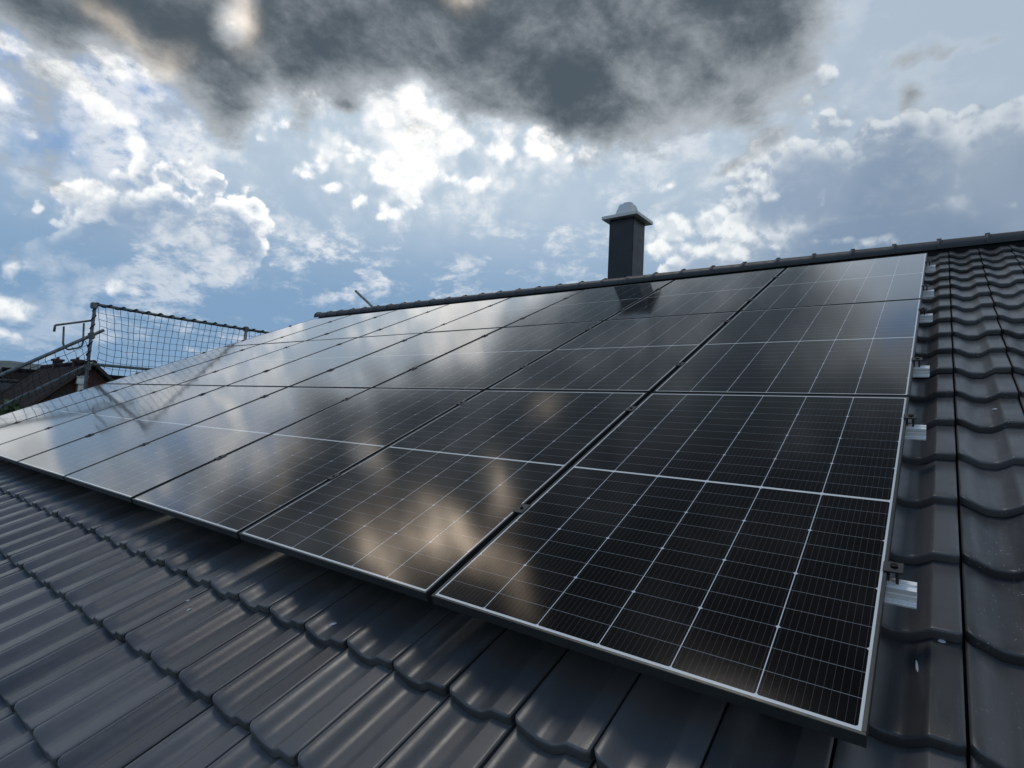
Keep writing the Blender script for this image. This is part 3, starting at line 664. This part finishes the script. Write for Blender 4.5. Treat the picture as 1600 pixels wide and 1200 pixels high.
def far_roof_mat(name, c):
    m, t, b = newmat(name); o = t.n.new('ShaderNodeTexCoord').outputs['Object']; X, Y, Z = t.sep(o)
    wv = t.m('ABSOLUTE', t.m('SINE', t.m('MULTIPLY', t.m('ADD', X, 0.), 14.))); rw = t.m('FRACT', t.m('MULTIPLY', Z, 5.))
    t.put(b, 'Base Color', t.mix(t.m('MULTIPLY', t.ramp(rw, .75, 1.), .6), t.mix(wv, tuple(x * .7 for x in c), c), tuple(x * .4 for x in c))); t.put(b, 'Roughness', .95); b.inputs['Specular IOR Level'].default_value = .15; return m
M_FR = far_roof_mat('brown_black_roof_tiles', (.020, .014, .014)); M_FR2 = far_roof_mat('grey_roof_tiles', (.06, .062, .07)); M_FR3 = far_roof_mat('red_roof_tiles', (.17, .07, .05))
def gable_house(name, label, loc, rot, L_, D_, he, hr, wall, roofm, chims=(), dormer=False, wins=()):
    root = thing(name, label, 'house', Matrix.Translation(loc) @ Matrix.Rotation(rad(rot), 4, 'Z'))
    m = MB(); a = [(-L_/2, -D_/2, 0), (-L_/2, D_/2, 0), (-L_/2, D_/2, he), (-L_/2, 0, hr - .12), (-L_/2, -D_/2, he)]; b_ = [(-p[0],) + p[1:] for p in a]
    m.quad(a); m.quad(b_[::-1]); m.quad([a[0], a[4], b_[4], b_[0]]); m.quad([a[1], b_[1], b_[2], a[2]]); m.build('wall', wall, root)
    m = MB(); sl = (hr - he) / (D_/2); ov_ = .45; ox = L_/2 + .35
    for sg in (-1, 1):
        e = (sg * (D_/2 + ov_), he - ov_ * sl + .08); top = (0, hr + .08)
        q = [(-ox, e[0], e[1]), (ox, e[0], e[1]), (ox, top[0], top[1]), (-ox, top[0], top[1])]; lo = [(p[0], p[1], p[2] - .16) for p in q]
        m.quad(q if sg < 0 else q[::-1]); m.quad(lo[::-1] if sg < 0 else lo)
        for i in range(4): m.quad([q[i], lo[i], lo[(i + 1) % 4], q[(i + 1) % 4]])
    m.tube([(-ox, 0, hr + .08), (ox, 0, hr + .08)], .11, 8)
    rf = m.build('roof', roofm, root)
    m = MB()
    for sx in (-1, 1):
        for sg in (-1, 1):
            p0 = (sx * (ox + .012), sg * (D_/2 + ov_), he - ov_ * sl - .02); p1 = (sx * (ox + .012), 0, hr - .02)
            m.quad([p0, p1, (p1[0], p1[1], p1[2] + .16), (p0[0], p0[1], p0[2] + .16)]); m.quad([(p0[0] + sx * .03, p0[1], p0[2]), (p1[0] + sx * .03, p1[1], p1[2]), (p1[0] + sx * .03, p1[1], p1[2] + .16), (p0[0] + sx * .03, p0[1], p0[2] + .16)])
    m.build('bargeboard', M_WOODD, rf)
    for (cx_, cy_, s_, top) in chims:
        m = MB(); m.box(cx_ - s_, cx_ + s_, cy_ - s_, cy_ + s_, he, top, .0); m.box(cx_ - s_ - .06, cx_ + s_ + .06, cy_ - s_ - .06, cy_ + s_ + .06, top - .002, top + .1)
        m.tube([(cx_ + .05, cy_, top + .09), (cx_ + .05, cy_, top + .2)], .06, 8)
        m.build('chimney', M_CHB, rf)
    for (c_, ax, w_, h_) in wins: window_part(root, c_, ax, w_, h_)
    return root
main = gable_house('brick_house', 'old red brick gable house with dark roof and two chimneys behind the scaffold', (-32.5, 7.25, 0), -4, 9.2, 6.0, OZ - 1.15, OZ + 1.78, M_BRICK, M_FR,
    chims=((-1.6, 0, .17, OZ + 2.08), (2.2, 0, .15, OZ + 1.96)), wins=(((4.601, -.95, OZ + .45), 'x+', .62, .55), ((4.601, -1.6, OZ - 2.2), 'x+', .9, 1.2), ((4.601, 1.2, OZ - 2.2), 'x+', .9, 1.2), ((-2, -3.001, 3), 'y-', 1., 1.2), ((2, -3.001, 3), 'y-', 1., 1.2)))
m = MB(); m.box(4.6, 5.0, -.52, -.18, OZ + .95, OZ + 1.25, .02); m.quad([(4.6, -.56, OZ + 1.34), (5.06, -.56, OZ + 1.24), (5.06, -.14, OZ + 1.24), (4.6, -.14, OZ + 1.34)])
m.build('vent_hood', M_WHITE, main)
m = MB(); m.box(4.6, 4.9, -.45, -.22, OZ - 3., OZ + .96); m.build('vent_duct', M_ZINC, main)
gable_house('slate_roofed_house', 'lower dark roofed house with a small white window left of the brick house', (-41, 11.2, 0), 92, 8.4, 7.0, OZ - 1.6, OZ + 1.62, M_BRICK, M_FR, wins=(((-2.2, -3.501, OZ - 2.6), 'y-', .9, 1.1),))
hs = gable_house('white_windowed_house', 'small dark house with a bright white window at the left edge of the photo', (-38.6, 5.6, 0), -84, 3.2, 3.4, OZ - .35, OZ + .95, simple('dark_brown_render', (.07, .055, .05), .85), M_FR2, wins=(((0.2, 1.701, OZ - .55), 'y+', .01, .01),)[:0])
window_part(hs, (-.0, 1.702, OZ - .25), 'y+', .75, .6); window_part(hs, (-.9, -1.702, OZ - 2.6), 'y-', .8, 1.)
window_part(hs, (0, 1.702, OZ - 2.8), 'y+', .8, 1.)
FARH = [(-95, 22, 14, 9, 12, 0), (-120, -6, 13, 8, 70, 1), (-80, -18, 11, 8, 30, 2), (-140, 40, 14, 9, -20, 2), (-60, -30, 12, 9, 5, 0), (-110, 60, 12, 8, 40, 1)]
FL = ['pale rendered house with a brown roof beyond the brick house', 'distant pale house low against the hill', 'red roofed house far to the left', 'red roofed house far behind the scaffold', 'brown roofed house left of the street', 'grey roofed house far beyond the gable']
for i, (x_, y_, l_, d_, r_, t_) in enumerate(FARH):
    gable_house('village_house', FL[i], (x_, y_, 0), r_, l_, d_, 3.2, 6.0, M_RENDER, (M_FR, M_FR2, M_FR3)[t_], wins=((( -2, -d_/2 - .001, 1.8), 'y-', 1.1, 1.2), ((2, -d_/2 - .001, 1.8), 'y-', 1.1, 1.2), ((l_/2 + .001, 0, 1.8), 'x+', 1.1, 1.2)))

# ---------------------------------------------------------------- trees: tapered trunk, limbs, leaf clumps
def leaf_mat(name, a, b_):
    m, t, b = newmat(name); at = t.n.new('ShaderNodeAttribute'); at.attribute_name = 'tone'
    t.put(b, 'Base Color', t.mix(at.outputs['Fac'], a, b_)); t.put(b, 'Roughness', .7); return m
M_BARK = simple('bark', (.09, .07, .055), .9, 0, .3, 6., .5, 30.)
LEAFM = [leaf_mat('green_leaves', (.03, .055, .018), (.09, .13, .04)), leaf_mat('dark_leaves', (.02, .045, .018), (.05, .09, .03))]
def tree(label, loc, h, w_, seed, lm=0, n=2600, leaf=.22):
    rn = random.Random(seed); root = thing('broadleaf_tree', label, 'tree', Matrix.Translation(loc), 'garden trees around the houses')
    m = MB(); m.tube([(0, 0, -.1), (.05, .03, h * .3), (.1, -.05, h * .6), (.08, 0, h * .85)], [w_ * .06, w_ * .045, w_ * .03, .02], 9)
    cl = []
    for i in range(11):
        a = rn.uniform(0, 6.28); z = rn.uniform(.38, .95) * h; rr = w_ * .5 * (1 - abs(z / h - .6) * 1.3) * rn.uniform(.55, 1.)
        p = Vector((math.cos(a) * rr, math.sin(a) * rr, z)); cl.append((p, w_ * rn.uniform(.16, .27)))
        m.tube([(.06, 0, z * .62), tuple(p * .6 + Vector((0, 0, z * .36 ))), tuple(p)], [w_ * .022, w_ * .014, .008], 6)
    m.build('trunk', M_BARK, root)
    V = []; Fc = []; T = []
    for i in range(n):
        p, r = cl[rn.randrange(len(cl))]; d = Vector((rn.gauss(0, 1), rn.gauss(0, 1), rn.gauss(0, .8))).normalized() * r * (rn.random() ** .4) * rn.uniform(.8, 1.25)
        c_ = p + d; ax = Vector((rn.gauss(0, 1), rn.gauss(0, 1), rn.gauss(0, 1))).normalized(); bx = ax.orthogonal().normalized(); s = leaf * rn.uniform(.5, 1.2)
        q = len(V); V += [tuple(c_ - ax * s), tuple(c_ + bx * s * .45), tuple(c_ + ax * s), tuple(c_ - bx * s * .45)]; Fc.append((q, q + 1, q + 2, q + 3)); T += [rn.random()] * 4
    me = bpy.data.meshes.new('crown'); me.from_pydata(V, [], Fc); me.materials.append(LEAFM[lm]); at = me.attributes.new('tone', 'FLOAT', 'POINT'); at.data.foreach_set('value', T)
    o = bpy.data.objects.new('crown', me); C.objects.link(o); o.parent = root
tree('leafy green tree low at the left edge in front of the brick house', (-24.5, 2.9, 0), 6.1, 3.4, 1)
tree('dark green tree below the lower scaffold tube', (-22.5, 3.9, 0), 5.6, 3.0, 2, 1)
tree('tall green tree beyond the small house at the left edge', (-52, 7.6, 0), 7.9, 5, 3, 1)
tree('round green tree behind the lower roof at far left', (-60, 10.5, 0), 8.2, 6, 4)
tree('tree beside the street, far left', (-45, -2, 0), 7.0, 5, 5)
tree('broad tree beyond the village houses', (-75, 12, 0), 8.0, 7, 6, 1)

# ---------------------------------------------------------------- crumbs of white mortar left lying on the tiles
def tile_z(u, v):
    s = ((u - NSEAM) / TW) % 1.0; d = ((v + .84) / TC) % 1.0
    return N0 + .030 * (1 - d) + prof(s)
M_CRUMB = simple('white_mortar', (.55, .56, .56), .9)
CR = [(-1.578, -.101, .016, .007, 40, 'white mortar crumb on the first uncovered tile course below the panels'),
      (-2.277, -.287, .015, .006, 55, 'white mortar crumb on the open tiles left of the middle, two courses below the panels'),
      (-2.32, -.262, .008, .004, 50, 'tiny grey crumb beside the larger white one on the open tiles'),
      (-2.759, -.324, .012, .004, 60, 'pale thin crumb furthest left on the open tiles'),
      (.112, .503, .010, .006, 0, 'small white crumb on the raised tile rib beside the rail end'),
      (.065, .399, .003, .022, 5, 'thin upright white sliver on the shaded tile right of the nearest panel'),
      (.294, 2.058, .014, .006, 15, 'bright white splash of mortar on a tile at the right edge')]
for i, (u, v, a_, b_, rt, lb) in enumerate(CR):
    rn = random.Random(i); bm = bmesh.new(); ring = []
    for k in range(9):
        an = 2 * math.pi * k / 9; f_ = rn.uniform(.7, 1.15); ring.append(bm.verts.new((a_ * math.cos(an) * f_, b_ * math.sin(an) * f_, 0)))
    top = [bm.verts.new((q.co.x * .7, q.co.y * .7, .0022)) for q in ring]
    for k in range(9): bm.faces.new((ring[k], ring[(k + 1) % 9], top[(k + 1) % 9], top[k]))
    bm.faces.new(top); bm.faces.new(ring[::-1])
    m = MB(); m.addbm(bm)
    o = m.build('mortar_crumb', M_CRUMB, None, ROOF @ Matrix.Translation((u, v, tile_z(u, v) + .0006)) @ Matrix.Rotation(rad(rt), 4, 'Z'))
    tag(o, lb, 'mortar crumb', 'white mortar crumbs on the tiles')
